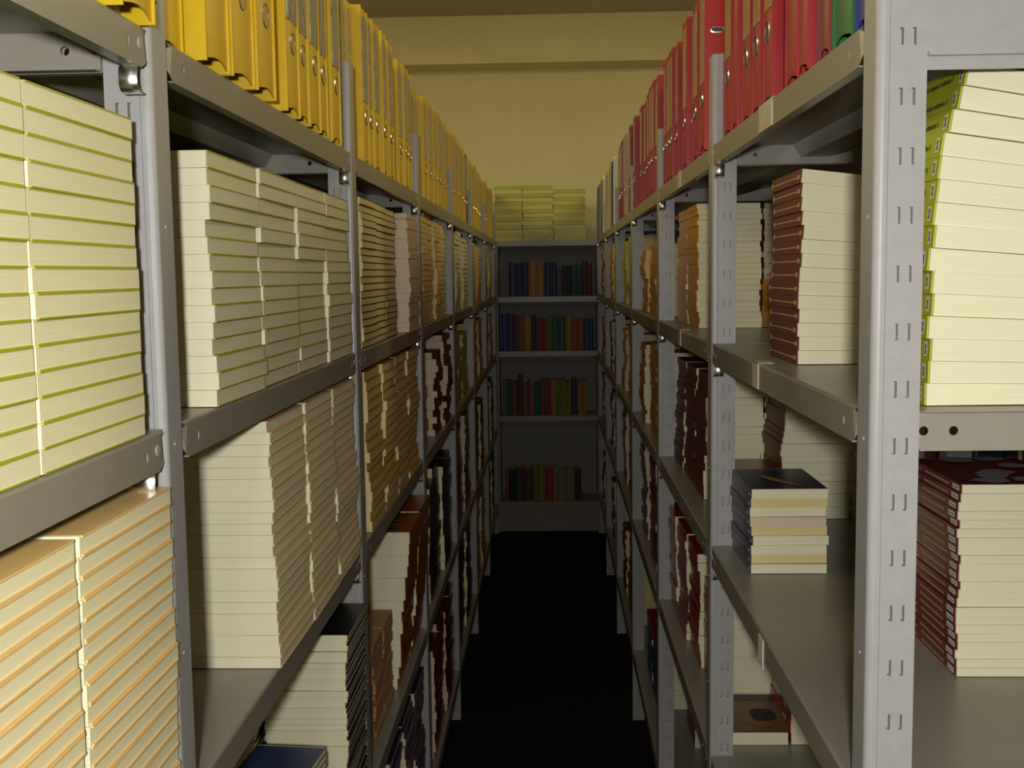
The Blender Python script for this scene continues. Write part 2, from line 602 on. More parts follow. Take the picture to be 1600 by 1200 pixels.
stack(3, -0.385, 1.60, LEV_L[3] + 0.212, 0.16, 0.115, 0.012, DBLUE, desc='in navy pile low at bottom edge', look='small navy paperback', seed=62, yaw=-0.1,
      group='navy paperbacks at the bottom edge', base_n=0)
stack(14, -0.385, 1.60, LEV_L[3], 0.16, 0.115, 0.0150, NAVY, seed=63)

# ---- left rack, second bay
for c, yc in enumerate((2.205, 2.385, 2.565)):
    stack(21, -0.374 - 0.004 * c, yc, LEV_L[1], 0.175, 0.12, 0.0142, BLACK, PAPER_T, tc=0.0012, jit=(0.003, 0.003), seed=70 + c)
stack(24, -0.362, 2.835, LEV_L[1], 0.2, 0.14, 0.0125, PEACH, PAPER_P, tc=0.0004, ov=0.0003, jit=(0.003, 0.003), seed=74)
for c, yc in enumerate((2.235, 2.440, 2.645, 2.850)):
    stack(16, -0.372, yc, LEV_L[2], 0.20, 0.148, 0.0205, ORANGE, PAPER_T, tc=0.0022, ov=0.0013, jit=(0.005, 0.004), rz=0.015, seed=80 + c)


def black_spots(o, i, n, rnd):
    if i == n - 1:
        b = MB()
        for k in range(5):
            y, x = -0.08 + 0.037 * k, -0.06 - 0.012 * (k % 2)
            b.poly([(x + 0.03 * math.cos(a) * (1 + 0.2 * math.sin(3 * a)), y + 0.008 * math.sin(a), 0.0282 + 0.0011) for a in [q * math.pi / 6 for q in range(12)]])
        b.build('cover_print', INK, o)
        o.children[-1]['label'] = 'black brush marks printed on the cover'


for c, yc in enumerate((2.663, 2.906)):
    if c == 0:
        stack(14, -0.386, yc, LEV_L[3], 0.230, 0.15, 0.0282, TERRA, tc=0.0007, ov=0.0005, outer='spine', jit=(0.004, 0.002), rz=0.012, seed=90,
              desc='in terracotta stack beyond second left post', look='terracotta-spined thick paperback', extra=black_spots, lean=(0.085, 0),
              group='terracotta paperbacks beyond the second left post')
    else:
        stack(14, -0.386, yc, LEV_L[3], 0.230, 0.15, 0.0282, TERRA, outer='spine', tc=0.0007, jit=(0.004, 0.002), seed=91, lean=(0.085, 0))
for c, yc in enumerate((2.20, 2.345, 2.49)):
    stack(21, -0.395, yc, LEV_L[3], 0.14, 0.05, 0.0101, BROWNP, BROWNP, tc=0.003, outer='fore', jit=(0.003, 0.003), seed=95 + c)
for c, yc in enumerate((2.20, 2.42, 2.64, 2.86)):
    stack(25, -0.378, yc, LEV_L[4], 0.21, 0.15, 0.0168, NAVY, PAPER_P, tc=0.004, jit=(0.006, 0.006), rz=0.02, seed=100 + c)

# ---- left rack, farther bays: nobody can tell single books there
FARL = {
    (3, 1): (PEACH, PAPER_T, 'fore', 0.32, 0.016), (4, 1): (LIME, PAPER, 'fore', 0.31, 0.019), (5, 1): (ORANGE, PAPER_T, 'fore', 0.30, 0.016), (6, 1): (CHEST, PAPER_T, 'fore', 0.24, 0.016),
    (4, 2): (LIME, PAPER_P, 'spine', 0.28, 0.018), (5, 2): (ORANGE, PAPER_T, 'spine', 0.30, 0.018), (6, 2): (CHEST, PAPER_T, 'fore', 0.28, 0.016),
    (3, 3): (BLACK, PAPER, 'spine', 0.41, 0.030), (4, 3): (BURG, PAPER_P, 'spine', 0.46, 0.019), (5, 3): (CHEST, PAPER_T, 'spine', 0.40, 0.019), (6, 3): (NAVY, PAPER_P, 'spine', 0.4, 0.02),
    (3, 4): (BURG, PAPER_P, 'spine', 0.36, 0.022), (4, 4): (BURG, PAPER, 'spine', 0.42, 0.022), (5, 4): (ORANGE, PAPER_P, 'spine', 0.36, 0.02), (6, 4): (BLACK, PAPER_T, 'spine', 0.38, 0.02),
}
for (k, li), (cm, pm, outer, h, T) in FARL.items():
    y = k * P + 0.14 + (0.10 if (k, li) in ((4, 1), (3, 3), (3, 4)) else 0.62 if (k, li) in ((3, 3),) else 0)
    c = 0
    while y + 0.2 < (k + 1) * P:
        stack(int((h - (0.04 if li == 3 else 0)) / T) + (1 if c % 3 == 1 else 0), XL - 0.012 - 0.01 * (c % 2), y, LEV_L[li], 0.195, 0.148, T, cm, pm, outer=outer,
              tc=0.0015 if outer == 'fore' else 0.0008, jit=(0.004, 0.004), rz=0.015, seed=200 + k * 31 + li * 7 + c)
        y += 0.202
        c += 1
# mixed pile, third bay, third shelf
for i, (yy, cm, n, T) in enumerate(((3.33, NAVY, 5, 0.034), (3.60, MAROON, 13, 0.021), (3.86, MAROON, 15, 0.021))):
    stack(n, XL - 0.03 + 0.012 * i, yy, LEV_L[2], 0.2, 0.15, T, cm, PAPER_P, outer='spine' if i else 'fore', tc=0.001, jit=(0.008, 0.01), rz=0.05, seed=300 + i)

# ---- right rack, first bay


def quad_marks(name, m, rects, x, o, label=None):
    """flat printed marks on the spine plane x (local)"""
    b = MB()
    for (ya, yb, za, zb) in rects:
        b.poly([(x, ya, za), (x, yb, za), (x, yb, zb), (x, ya, zb)])
    c = b.build(name, m, o)
    if label:
        c['label'] = label
    return c


_mk = {}


def marks_once(key, fn, o):
    """copies of the printed marks share their mesh data"""
    if key not in _mk:
        before = set(o.children)
        fn(o)
        _mk[key] = [(c.name.split('.')[0], c.data, c.get('label')) for c in o.children if c not in before]
    else:
        for nm, me, lb in _mk[key]:
            c = link(nm, me, o)
            if lb:
                c['label'] = lb


def lime_marks(o, i, n, rnd):
    def f(o):
        # local y: on the right-hand rack the near end of the spine is at +y
        e, T = 0.1035, 0.0215
        x = 0.0006
        quad_marks('spine_label', WHITE, [(e - 0.0185, e - 0.0085, 0.004, T - 0.0035)], x, o, 'small white square printed on the spine')
        b = MB()
        ya, yb, za, zb = e - 0.0168, e - 0.0102, 0.0058, T - 0.0055
        w = 0.0009
        b.poly([(x + .0003, ya, za), (x + .0003, ya + 2 * w, za), (x + .0003, yb, zb), (x + .0003, yb - 2 * w, zb)])
        b.poly([(x + .0003, yb, za), (x + .0003, yb - 2 * w, za), (x + .0003, ya, zb), (x + .0003, ya + 2 * w, zb)])
        b.build('spine_mark', INK, o)
        tx = []
        y = e - 0.034
        r = random.Random(3)
        for k in range(22):
            l = r.choice((0.0022, 0.003, 0.0026))
            tx.append((y - l, y, 0.0085, 0.0125 if k % 3 else 0.0135))
            y -= l + (0.0012 if k % 8 else 0.004)
        quad_marks('spine_lettering', INK, tx, x, o)
    marks_once('lime', f, o)


stack(15, 0.361, 1.090, LEV_R[1], 0.207, 0.148, 0.0217, LIME, tc=0.0004, ov=0.0005, outer='spine', side='R', seed=400, taper=0.0019, jit=(0.0018, 0.0022),
      rz=0.006, desc='in stack right of the near right post', look='lime-spined cream paperback', extra=lime_marks, amp=0.0003, lean=(0.02, 0), shifts={14: 0.021, 13: 0.017, 12: 0.008, 11: 0.004, 6: -0.002, 3: -0.003},
      group='lime paperbacks right of the near right post')


def maroon_marks(o, i, n, rnd):
    def f(o):
        x = 0.0006
        r = [(-0.085, 0.085, 0.0078, 0.0095), (-0.098, -0.085, 0.0055, 0.0125), (0.080, 0.097, 0.0060, 0.0120)]
        quad_marks('spine_lettering', CREAMPRINT, r, x, o, 'cream lettering band along the spine')
    marks_once('maroon', f, o)


stack(14, 0.343, 1.590, LEV_R[1], 0.207, 0.155, 0.0195, MAROON, tc=0.0005, ov=0.0006, outer='spine', side='R', seed=410, taper=0.0013, jit=(0.0022, 0.0025),
      rz=0.008, desc='in maroon stack left of near right post', look='maroon-spined paperback', extra=maroon_marks,
      group='maroon paperbacks left of the near right post', lean=(0.02, 0))


def burg_marks(o, i, n, rnd):
    def f(o):
        e = 0.1035
        quad_marks('spine_label', WHITE, [(e - 0.030, e - 0.006, 0.0022, 0.0088)], 0.0006, o, 'white label at the end of the spine')
        quad_marks('spine_lettering', CREAMPRINT, [(-0.03 + 0.007 * k, -0.03 + 0.007 * k + 0.0052, 0.0040, 0.0066) for k in range(13)] +
                   [(-0.095 + 0.007 * k, -0.095 + 0.007 * k + 0.0048, 0.0040, 0.0066) for k in range(7)], 0.0006, o)
        quad_marks('label_mark', INK, [(e - 0.0275, e - 0.0085, 0.0048, 0.0060)], 0.0009, o)
    marks_once('burg', f, o)
    if i == n - 1:
        b = MB()
        rr = random.Random(12)
        for k in range(9):
            cx, cy = -0.02 - 0.1 * rr.random(), -0.09 + 0.18 * rr.random()
            b.poly([(cx + 0.018 * math.cos(a) * (1 + 0.5 * rr.random()), cy + 0.014 * math.sin(a) * (1 + 0.5 * rr.random()), 0.0113 + 0.0008 + 0.00015 * k) for a in [q * math.pi / 5 for q in range(10)]])
        c = b.build('cover_print', GREYPRINT, o)
        c['label'] = 'grey marbled print on the cover'


stack(22, 0.507, 1.400, LEV_R[2], 0.207, 0.148, 0.0112, BURG, tc=0.0004, ov=0.0005, outer='spine', side='R', seed=420, jit=(0.0028, 0.002), rz=0.006,
      desc='in burgundy stack low right of near post', look='burgundy-spined paperback', extra=burg_marks, amp=0.0003,
      group='burgundy paperbacks low right of the near right post')


def blue_marks(o, i, n, rnd):
    def f(o):
        quad_marks('spine_label', WHITE, [(0.080, 0.096, 0.0035, 0.0085)], 0.0006, o)
        quad_marks('spine_lettering', CREAMPRINT, [(-0.06 + 0.012 * k, -0.06 + 0.012 * k + 0.009, 0.0055, 0.0085) for k in range(9)], 0.0006, o)
    marks_once('blue', f, o)
    if i == n - 1:
        b = MB()
        T = 0.0163
        b.poly([(-0.036 - 0.05 * t + 0.010 * math.sin(math.pi * t) + 0.004 * abs(math.sin(9 * t)), -0.03 + 0.10 * t, T + 0.0008) for t in [k / 9 for k in range(10)]] +
               [(-0.045 - 0.05 * t, -0.03 + 0.10 * t, T + 0.0008) for t in [1 - k / 9 for k in range(10)]])
        c = b.build('cover_print', GOLD, o)
        c['label'] = 'gold streak printed on the cover'


stack(9, 0.338, 1.895, LEV_R[2], 0.20, 0.130, 0.0163, NAVY, PAPER_T, tc=0.0005, ov=0.0005, outer='spine', side='R', seed=430, jit=(0.003, 0.003), rz=0.012,
      desc='in blue pile on empty right shelf', look='dark blue paperback', extra=blue_marks, group='dark blue paperbacks on the right shelf', lean=(-0.02, 0),
      pages=[PAPER, PAPER_T, PAPER, PAPER, PAPER_T, PAPER_P, PAPER, PAPER_T, PAPER])

# ---- right rack, second bay
for c, yc in enumerate((2.67, 2.88)):
    stack(23, 0.345, yc, LEV_R[1], 0.205, 0.148, 0.0127, ORANGE, PAPER, outer='spine', side='R', tc=0.0004, ov=0.0004, jit=(0.003, 0.003), seed=500 + c)
stack(9, 0.497, 2.68, LEV_R[1], 0.205, 0.148, 0.0127, ORANGE, ORANGE, outer='spine', side='R', tc=0.0004, ov=0.0004, seed=503)
stack(14, 0.500, 2.68, LEV_R[1] + 9 * 0.0127, 0.205, 0.148, 0.0127, CHEST, PAPER_P, outer='spine', side='R', tc=0.0004, ov=0.0004, seed=504)
stack(7, 0.352, 2.20, LEV_R[2], 0.20, 0.11, 0.0165, BURG, PAPER_T, outer='spine', side='R', tc=0.0005, seed=510)
for c, yc in enumerate((2.53, 2.735, 2.94)):
    stack(17, 0.343, yc, LEV_R[2], 0.20, 0.130, 0.0166, MAROON, PAPER, outer='spine', side='R', tc=0.0008, jit=(0.004, 0.004), seed=511 + c, lean=(0.03, 0))
for c, yc in enumerate((2.32, 2.53)):
    stack(25, 0.466, yc, LEV_R[2], 0.205, 0.148, 0.0132, CHEST, PAPER, outer='spine', side='R', tc=0.0005, jit=(0.003, 0.003), seed=515 + c, lean=(0.05, 0))
stack(24, 0.618, 2.325, LEV_R[2], 0.205, 0.07, 0.0132, CHEST, PAPER, outer='spine', side='R', tc=0.0005, jit=(0.003, 0.003), seed=518)


def photo_cover(o, i, n, rnd):
    b = MB()
    z = 0.0250 + 0.0008
    b.poly([(-0.004, -0.098, z), (-0.118, -0.098, z), (-0.118, 0.098, z), (-0.004, 0.098, z)])
    c = b.build('cover_picture', mat('cover_picture', (0.23, 0.13, 0.04), 0.35, col2=(0.13, 0.07, 0.025), nscale=(25, 60, 1)), o)
    c['label'] = 'brown landscape picture printed on the cover'
    b = MB()
    b.poly([(-0.070 + 0.030 * math.cos(a) * (1 + 0.15 * math.sin(3 * a)), 0.03 + 0.050 * math.sin(a), z + 0.0005) for a in [q * math.pi / 8 for q in range(16)]])
    b.build('cover_print', cover('rust_print', (0.34, 0.07, 0.02)), o)
    b = MB()
    b.poly([(-0.078 + 0.026 * math.cos(a), 0.015 + 0.04 * math.sin(a) * (1 + 0.2 * math.cos(2 * a)), z + 0.0009) for a in [q * math.pi / 8 for q in range(16)]])
    b.build('cover_print', INK, o)
    b = MB()
    b.poly([(-0.004, -0.098, z + .0004), (-0.118, -0.098, z + .0004), (-0.118, -0.062, z + .0004), (-0.004, -0.062, z + .0004)])
    b.build('cover_band', BLACK, o)


stack(1, 0.347, 2.143, LEV_R[3], 0.205, 0.113, 0.0250, BURG, PAPER, outer='spine', side='R', tc=0.0006, seed=520, rz=0.0,
      desc='', look='single paperback with brown picture cover low on the right rack', extra=photo_cover, group='')
stack(11, 0.348, 2.368, LEV_R[3], 0.205, 0.128, 0.0205, RED, PAPER, outer='spine', side='R', tc=0.0005, seed=521, jit=(0.001, 0.002), rz=0.004,
      desc='in cream stack behind the picture book', look='red paperback', group='red paperbacks behind the picture book')


def red_marks(o, i, n, rnd):
    marks_once('redm', lambda o: quad_marks('spine_label', WHITE, [(0.03, 0.06, 0.010, 0.016)], 0.0006, o), o)


stack(11, 0.462, 2.146, LEV_R[3], 0.205, 0.148, 0.0240, RED, PAPER, outer='spine', side='R', tc=0.0005, seed=522, jit=(0.0012, 0.002), rz=0.004,
      desc='in red stack beside the picture book', look='red-spined paperback', extra=red_marks, group='red paperbacks beside the picture book')
for c, yc in enumerate((2.58, 2.785, 2.99)):
    stack(14, 0.338 - 0.004 * c, yc, LEV_R[3], 0.195, 0.125, 0.0195, RED, PAPER, outer='spine', side='R', tc=0.001, jit=(0.004, 0.004), seed=525 + c)
FARR = {
    (3, 1): (ORANGE, PAPER_T, 0.22, 0.016), (4, 1): (LIME, PAPER_T, 0.27, 0.018), (5, 1): (ORANGE, PAPER_T, 0.28, 0.018), (6, 1): (CHEST, PAPER_T, 0.26, 0.02),
    (3, 2): (ORANGE, PAPER, 0.28, 0.015), (4, 2): (ORANGE, PAPER_P, 0.27, 0.018), (5, 2): (CHEST, PAPER_P, 0.26, 0.02), (6, 2): (CHEST, PAPER_P, 0.25, 0.02),
    (3, 3): (BURG, PAPER_P, 0.34, 0.021), (4, 3): (BURG, PAPER_P, 0.33, 0.02), (5, 3): (NAVY, PAPER_P, 0.3, 0.02), (6, 3): (BLACK, PAPER_T, 0.3, 0.02),
    (4, 4): (CHEST, PAPER_T, 0.3, 0.02), (5, 4): (BLACK, PAPER_T, 0.32, 0.02), (6, 4): (BLACK, PAPER_T, 0.3, 0.02),
}
for (k, li), (cm, pm, h, T) in FARR.items():
    y = k * P + 0.30
    c = 0
    while y + 0.2 < (k + 1) * P:
        stack(int(h / T) + (1 if c % 3 == 1 else 0), XR + 0.025 + 0.012 * (c % 2), y, LEV_R[li], 0.195, 0.13, T, cm, pm, outer='spine', side='R',
              tc=0.0008, jit=(0.005, 0.004), rz=0.015, seed=600 + k * 31 + li * 7 + c)
        y += 0.203
        c += 1
    stack(int(h / T) - 1, XR + 0.19, k * P + 0.33, LEV_R[li], 0.195, 0.148, T, cm, pm, outer='spine', side='R', tc=0.0008, seed=800 + k * 31 + li)
for c, yc in enumerate((3.60, 3.82)):
    stack(11, 0.338, yc, LEV_R[4], 0.20, 0.13, 0.0165, BLUE, PAPER, outer='spine', side='R', tc=0.001, seed=700 + c)
stack(1, 0.338, 3.62, LEV_R[4] + 0.185, 0.40, 0.15, 0.03, RED, PAPER_P, outer='spine', side='R', tc=0.002, seed=705)
for i, (cm, T, n) in enumerate(((BURG, 0.02, 4), (ORANGE, 0.02, 5), (NAVY, 0.02, 8))):
    stack(n, 0.42, 3.30, LEV_R[4] + (0, 0.081, 0.182)[i], 0.2, 0.13, T, cm, PAPER, outer='spine', side='R', tc=0.002, seed=710 + i)

# ---- neighbouring racks: dark masses of books in the gaps; unseen top row added to block lamps
for (xf, side, lev, k0) in ((XL - 2 * DEPTH - 0.04, 'R', LEV_L, 0), (XR + 2 * DEPTH + 0.04, 'L', LEV_R, 1)):
    for li in range(0, 5):
        for k in range(k0, 7):
            rn = random.Random(k * 17 + li)
            sgn = 1 if side == 'R' else -1
            y = k * P + 0.055
            while y < (k + 1) * P - 0.10:
                w = rn.choice((0.05, 0.075, 0.08))
                h = rn.choice((0.315, 0.318, 0.30))
                xa = xf + sgn * (0.03 + rn.uniform(0, 0.012))
                xb = xa + sgn * 0.28
                x0, x1 = min(xa, xb), max(xa, xb)
                z = lev[li] + 0.0005
                cm = slot(rn.choice((BLACK, BLACK, NAVY, CHEST)))
                STUFF.box(x0, x1, y, y + 0.0025, z, z + h, cm)
                STUFF.box(x0, x1, y + w - 0.0025, y + w, z, z + h, cm)
                xs = xa if sgn > 0 else xa - 0.003
                STUFF.box(xs, xs + 0.003, y + 0.0025, y + w - 0.0025, z + 0.004, z + h - 0.003, cm)
                STUFF.box(x0 + 0.02, x1 - 0.02, y + 0.003, y + w - 0.004, z + 0.004, z + h - 0.02, slot(PAPER_T))
                y += w + rn.choice((0.002, 0.003, 0.004))

tag(STUFF.build('stacked_paperbacks', STUFF_M), 'mass of stacked paperbacks and dark folders deep and far along the racks', 'books', kind='stuff')

# ------------------------------------------------------------------ ring binders
BH, BD = 0.318, 0.285


def binder_meshes(w, cm, inner):
    """upright binder; local: spine face at x = 0 looking to +x, body towards -x, y centred, z up"""
    b = MB()
    t = 0.0024
    b.box(-BD, 0.0, -w / 2, -w / 2 + t, 0, BH)
    b.box(-BD, 0.0, w / 2 - t, w / 2, 0, BH)
    # spine board, bowed outwards a little and set between the boards
    n = 6
    ys = [-w / 2 + t + (w - 2 * t) * k / n for k in range(n + 1)]
    bow = [-0.0030 + 0.0028 * math.sin(math.pi * k / n) for k in range(n + 1)]
    zb = [0.003 + 0.006 * math.sin(math.pi * k / n) for k in range(n + 1)]
    b.grid([[(x, y, z) for x, y, z in zip(bow, ys, zb)], [(x, y, BH - 0.003) for x, y in zip(bow, ys)]])
    b.grid([[(x - 0.002, y, BH - 0.003) for x, y in zip(bow, ys)], [(x - 0.002, y, z) for x, y, z in zip(bow, ys, zb)]])
    b.grid([[(x, y, BH - 0.003) for x, y in zip(bow, ys)], [(x - 0.002, y, BH - 0.003) for x, y in zip(bow, ys)]])
    b.grid([[(x - 0.002, y, z) for x, y, z in zip(bow, ys, zb)], [(x, y, z) for x, y, z in zip(bow, ys, zb)]])
    body = b.mesh('ring_binder', [cm])
    p = MB()
    p.box(-BD + 0.02, -0.03, -w / 2 + 0.004, w / 2 - 0.008, 0.006, BH - 0.018)
    pages = p.mesh('paper_filling', [inner])
    l = MB()
    lw = w - 0.026
    zz = (0.128, 0.300)
    l.poly([(0.0004, -lw / 2, zz[0]), (0.0004, lw / 2, zz[0]), (0.0004, lw / 2, zz[1]), (0.0004, -lw / 2, zz[1])])
    l.box(-0.0018, 0.0003, -lw / 2, lw / 2, zz[0], zz[1])
    r = MB()
    R0, R1_ = 0.0135, 0.0162
    N = 24
    for Ra, Rb, xa, xb in ((R0, R0 + 0.0013, -0.0015, 0.0010), (R0 + 0.0013, R1_, 0.0010, -0.0008)):
        r.grid([[(xx, rr_ * 0.92 * math.cos(2 * math.pi * k / N), 0.098 + rr_ * math.sin(2 * math.pi * k / N)) for k in range(N)]
                for rr_, xx in ((Ra, xa), (Rb, xb))], close=True)
    hol = MB()
    hol.poly([(0.0002, R0 * 0.92 * math.cos(2 * math.pi * k / N), 0.098 + R0 * math.sin(2 * math.pi * k / N)) for k in range(N)])
    return body, pages, l, r, hol


YEL = mat('yellow_binder_board', (0.66, 0.44, 0.003), 0.42, noise=0.06, nscale=(70, 70, 70), bump=0.08, bscale=(300, 300, 300))
REDB = mat('red_binder_board', (0.35, 0.007, 0.006), 0.42, noise=0.06, nscale=(70, 70, 70), bump=0.08, bscale=(300, 300, 300))
BLKB = mat('black_binder_board', (0.02, 0.02, 0.022), 0.4)
GRNB = mat('green_binder_board', (0.01, 0.14, 0.035), 0.35)
BLUB = mat('blue_binder_board', (0.02, 0.035, 0.20), 0.35)
DRED = mat('dark_red_board', (0.20, 0.02, 0.015), 0.4)
GRYB = mat('grey_binder_board', (0.17, 0.16, 0.19), 0.4)
CRMB = mat('cream_binder_board', (0.52, 0.42, 0.24), 0.45)
TANB = mat('tan_binder_board', (0.40, 0.25, 0.10), 0.45)
NVYB = mat('navy_binder_board', (0.02, 0.025, 0.06), 0.4)
WHTB = mat('white_glint_folder', (0.75, 0.74, 0.70), 0.2)  # plain white that also paints in the highlights on glossy spines
FILL = mat('binder_paper', (0.60, 0.52, 0.34), 0.85)
SLEEVE = mat('label_sleeve', (0.50, 0.47, 0.37), 0.28, col2=(0.20, 0.18, 0.12), nscale=(90, 90, 35))
TANSLEEVE = mat('tan_label_sleeve', (0.44, 0.27, 0.11), 0.28, col2=(0.36, 0.2, 0.08), nscale=(60, 60, 22))
HOLE = mat('finger_hole_yellow', (0.50, 0.30, 0.02), 0.6)
HOLER = mat('finger_hole_dark', (0.05, 0.01, 0.01), 0.6)

_bk = {}


def binder(w, cm, x, y, z, side, label, group, has_label=True, ring=True, sleeve=None, rz=0.0, name='ring_binder'):
    key = (round(w, 3), cm.name, has_label, ring, sleeve.name if sleeve else None)
    if key not in _bk:
        body, pages, l, r, hol = binder_meshes(w, cm, FILL)
        root = link(name, body)
        link('paper_filling', pages, root)
        if has_label:
            l.build('spine_label', sleeve or SLEEVE, root)['label'] = 'grey printed label in a clear sleeve'
        if ring:
            g = r.build('finger_ring', CHROME, root, smooth=True)
            hol.build('finger_hole', HOLER if cm is not YEL else HOLE, g)
        _bk[key] = root
        o = root
    else:
        o = copy_tree(_bk[key])
    o.location = (x, y, z + 0.0004)
    o.rotation_euler = (0, 0, (math.pi if side == 'R' else 0) + rz)
    tag(o, label, 'binder', group)
    return o


rb = random.Random(21)
zl = LEV_L[0]
# bay beside the camera
binder(0.080, YEL, -0.358, 0.995, zl, 'L', 'yellow ring binder at top left, left of the near post', 'yellow binders on the left top shelf', has_label=False)
# first bay: measured one by one
first = [(1.105, 1.190, -0.383, False, False), (1.199, 1.288, -0.362, False, False), (1.293, 1.388, -0.360, True, True), (1.391, 1.482, -0.357, True, True),
         (1.566, 1.648, -0.362, True, True), (1.652, 1.731, -0.366, True, True), (1.735, 1.815, -0.366, True, True), (1.819, 1.890, -0.369, True, True),
         (1.921, 2.000, -0.368, True, True), (2.004, 2.075, -0.382, True, True)]
where = ['yellow ring binder set back just right of the near left post', 'plain yellow ring binder, second right of the near left post',
         'yellow ring binder with finger ring, third right of near post', 'yellow ring binder standing left of the gap in the row',
         'yellow ring binder standing right of the gap in the row', 'second yellow ring binder right of the gap in the row',
         'third yellow ring binder right of the gap in the row', 'narrow yellow ring binder, fourth right of the gap',
         'yellow ring binder, second before the second left post', 'yellow ring binder right before the second left post']
for (a, c, x, lb, rg), lab in zip(first, where):
    binder(round(c - a, 3), YEL, x, (a + c) / 2, zl, 'L', lab, 'yellow binders on the left top shelf', lb, rg)
bayname = {2: 'between second and third left posts', 3: 'between third and fourth left posts', 4: 'between fourth and fifth left posts',
           5: 'between fifth and sixth left posts', 6: 'beyond the sixth left post'}
for k in range(2, 7):
    y = k * P + 0.048
    i = 0
    while True:
        w = rb.choice((0.078, 0.078, 0.082, 0.052))
        gap = rb.choice((0.003, 0.003, 0.004, 0.03 if k < 5 else 0.004))
        if y + gap + w > (k + 1) * P - 0.005:
            break
        y += gap
        i += 1
        cm = BLKB if (k, i) in ((4, 11), (4, 12)) else YEL
        x = rb.choice((-0.378, -0.383, -0.388, -0.402)) + rb.uniform(-0.003, 0.003)
        cn = 'black' if cm is BLKB else 'yellow'
        binder(w, cm, x, y + w / 2, zl, 'L', f'{cn} ring binder, {ORD[i]} {bayname[k]}', 'yellow binders on the left top shelf', True, True)
        y += w

zr = LEV_R[0]
GR = 'folders and binders on the right top shelf'
rl = [  # y0, y1, spine x, board, label sleeve, ring, words
    (1.098, 1.150, 0.302, BLUB, None, False, 'blue folder at the near end of the right top shelf'),
    (1.156, 1.236, 0.301, GRNB, None, False, 'green folder with white lettering between blue and dark red ones'),
    (1.242, 1.290, 0.299, DRED, None, False, 'dark red folder standing left of the green folder'),
    (1.294, 1.318, 0.304, GRYB, None, False, 'slim grey folder left of the dark red one'),
    (1.330, 1.388, 0.296, REDB, WHITE, False, 'red ring binder with white label left of slim grey folder'),
    (1.400, 1.476, 0.300, REDB, None, False, 'wide red ring binder, second left of slim grey folder'),
    (1.482, 1.560, 0.318, REDB, TANSLEEVE, True, 'red ring binder set back, third left of grey folder'),
    (1.572, 1.640, 0.302, REDB, TANSLEEVE, True, 'red ring binder, fourth left of slim grey folder'),
    (1.664, 1.735, 0.303, REDB, TANSLEEVE, True, 'red ring binder, fifth left of slim grey folder'),
    (1.755, 1.830, 0.304, REDB, TANSLEEVE, True, 'red ring binder, sixth left of slim grey folder'),
    (1.850, 1.905, 0.300, REDB, None, False, 'narrow red ring binder, second right of second post'),
    (1.925, 2.000, 0.302, REDB, TANSLEEVE, True, 'red ring binder right before the second right post'),
    (2.175, 2.255, 0.292, REDB, TANSLEEVE, True, 'tall red binder with slotted cover above second right post'),
]
for (a, c, x, cm, sl, rg, lab) in rl:
    o = binder(round(c - a, 3), cm, x, (a + c) / 2, zr, 'R', lab, GR, sl is not None, rg, sl, name='ring_binder' if cm is REDB else 'folder')
    if cm is GRNB:
        b = MB()
        yy = 0.025
        for k in range(9):
            b.poly([(0.0006, yy, 0.10), (0.0006, yy - 0.0028, 0.10), (0.0006, yy - 0.0028, 0.1065 + 0.001 * (k % 3)), (0.0006, yy, 0.1065 + 0.001 * (k % 3))])
            yy -= 0.004
        b.build('spine_lettering', WHITE, o)
    if 'slotted' in lab:
        w = c - a
        g = MB()
        N = 20

        def oblong(rx, rz_, yv):
            return [(-0.024 + rx * (abs(math.cos(q)) ** 0.6) * (1 if math.cos(q) >= 0 else -1), yv, 0.222 + rz_ * math.sin(q)) for q in [2 * math.pi * k / N for k in range(N)]]
        g.grid([oblong(0.011, 0.0035, w / 2 + 0.0010), oblong(0.0135, 0.0058, w / 2 + 0.0004)], close=True)
        rim = g.build('cover_slot', CHROME, o)
        g = MB()
        g.poly(oblong(0.011, 0.0035, w / 2 + 0.0006))
        g.build('slot_opening', INK, rim)
seq = {2: [(REDB, TANSLEEVE)] * 12, 3: [(REDB, TANSLEEVE)] * 12,
       4: [(DRED, TANSLEEVE), (REDB, WHITE), (REDB, TANSLEEVE), (CRMB, TANSLEEVE), (WHTB, None), (TANB, SLEEVE), (REDB, SLEEVE), (DRED, SLEEVE), (REDB, TANSLEEVE), (REDB, TANSLEEVE), (CRMB, SLEEVE), (REDB, TANSLEEVE), (REDB, TANSLEEVE)],
       5: [(CRMB, SLEEVE), (WHTB, None), (NVYB, SLEEVE), (CRMB, SLEEVE), (NVYB, None), (CRMB, SLEEVE), (YEL, SLEEVE), (YEL, SLEEVE), (NVYB, SLEEVE), (CRMB, SLEEVE), (WHTB, None), (YEL, SLEEVE), (CRMB, None)],
       6: [(YEL, SLEEVE), (WHTB, None), (YEL, SLEEVE), (CRMB, SLEEVE), (GRYB, SLEEVE), (WHTB, None), (NVYB, SLEEVE), (GRYB, SLEEVE), (CRMB, SLEEVE), (GRYB, None), (BLKB, None), (BLKB, None), (GRYB, None)]}
bayR = {2: 'between second and third right posts', 3: 'between third and fourth right posts', 4: 'between fourth and fifth right posts',
        5: 'between fifth and sixth right posts', 6: 'beyond the sixth right post'}
cname = {REDB.name: 'red', DRED.name: 'dark red', CRMB.name: 'cream', WHTB.name: 'glint-white', TANB.name: 'tan', NVYB.name: 'navy', YEL.name: 'yellow', GRYB.name: 'grey', BLKB.name: 'black'}
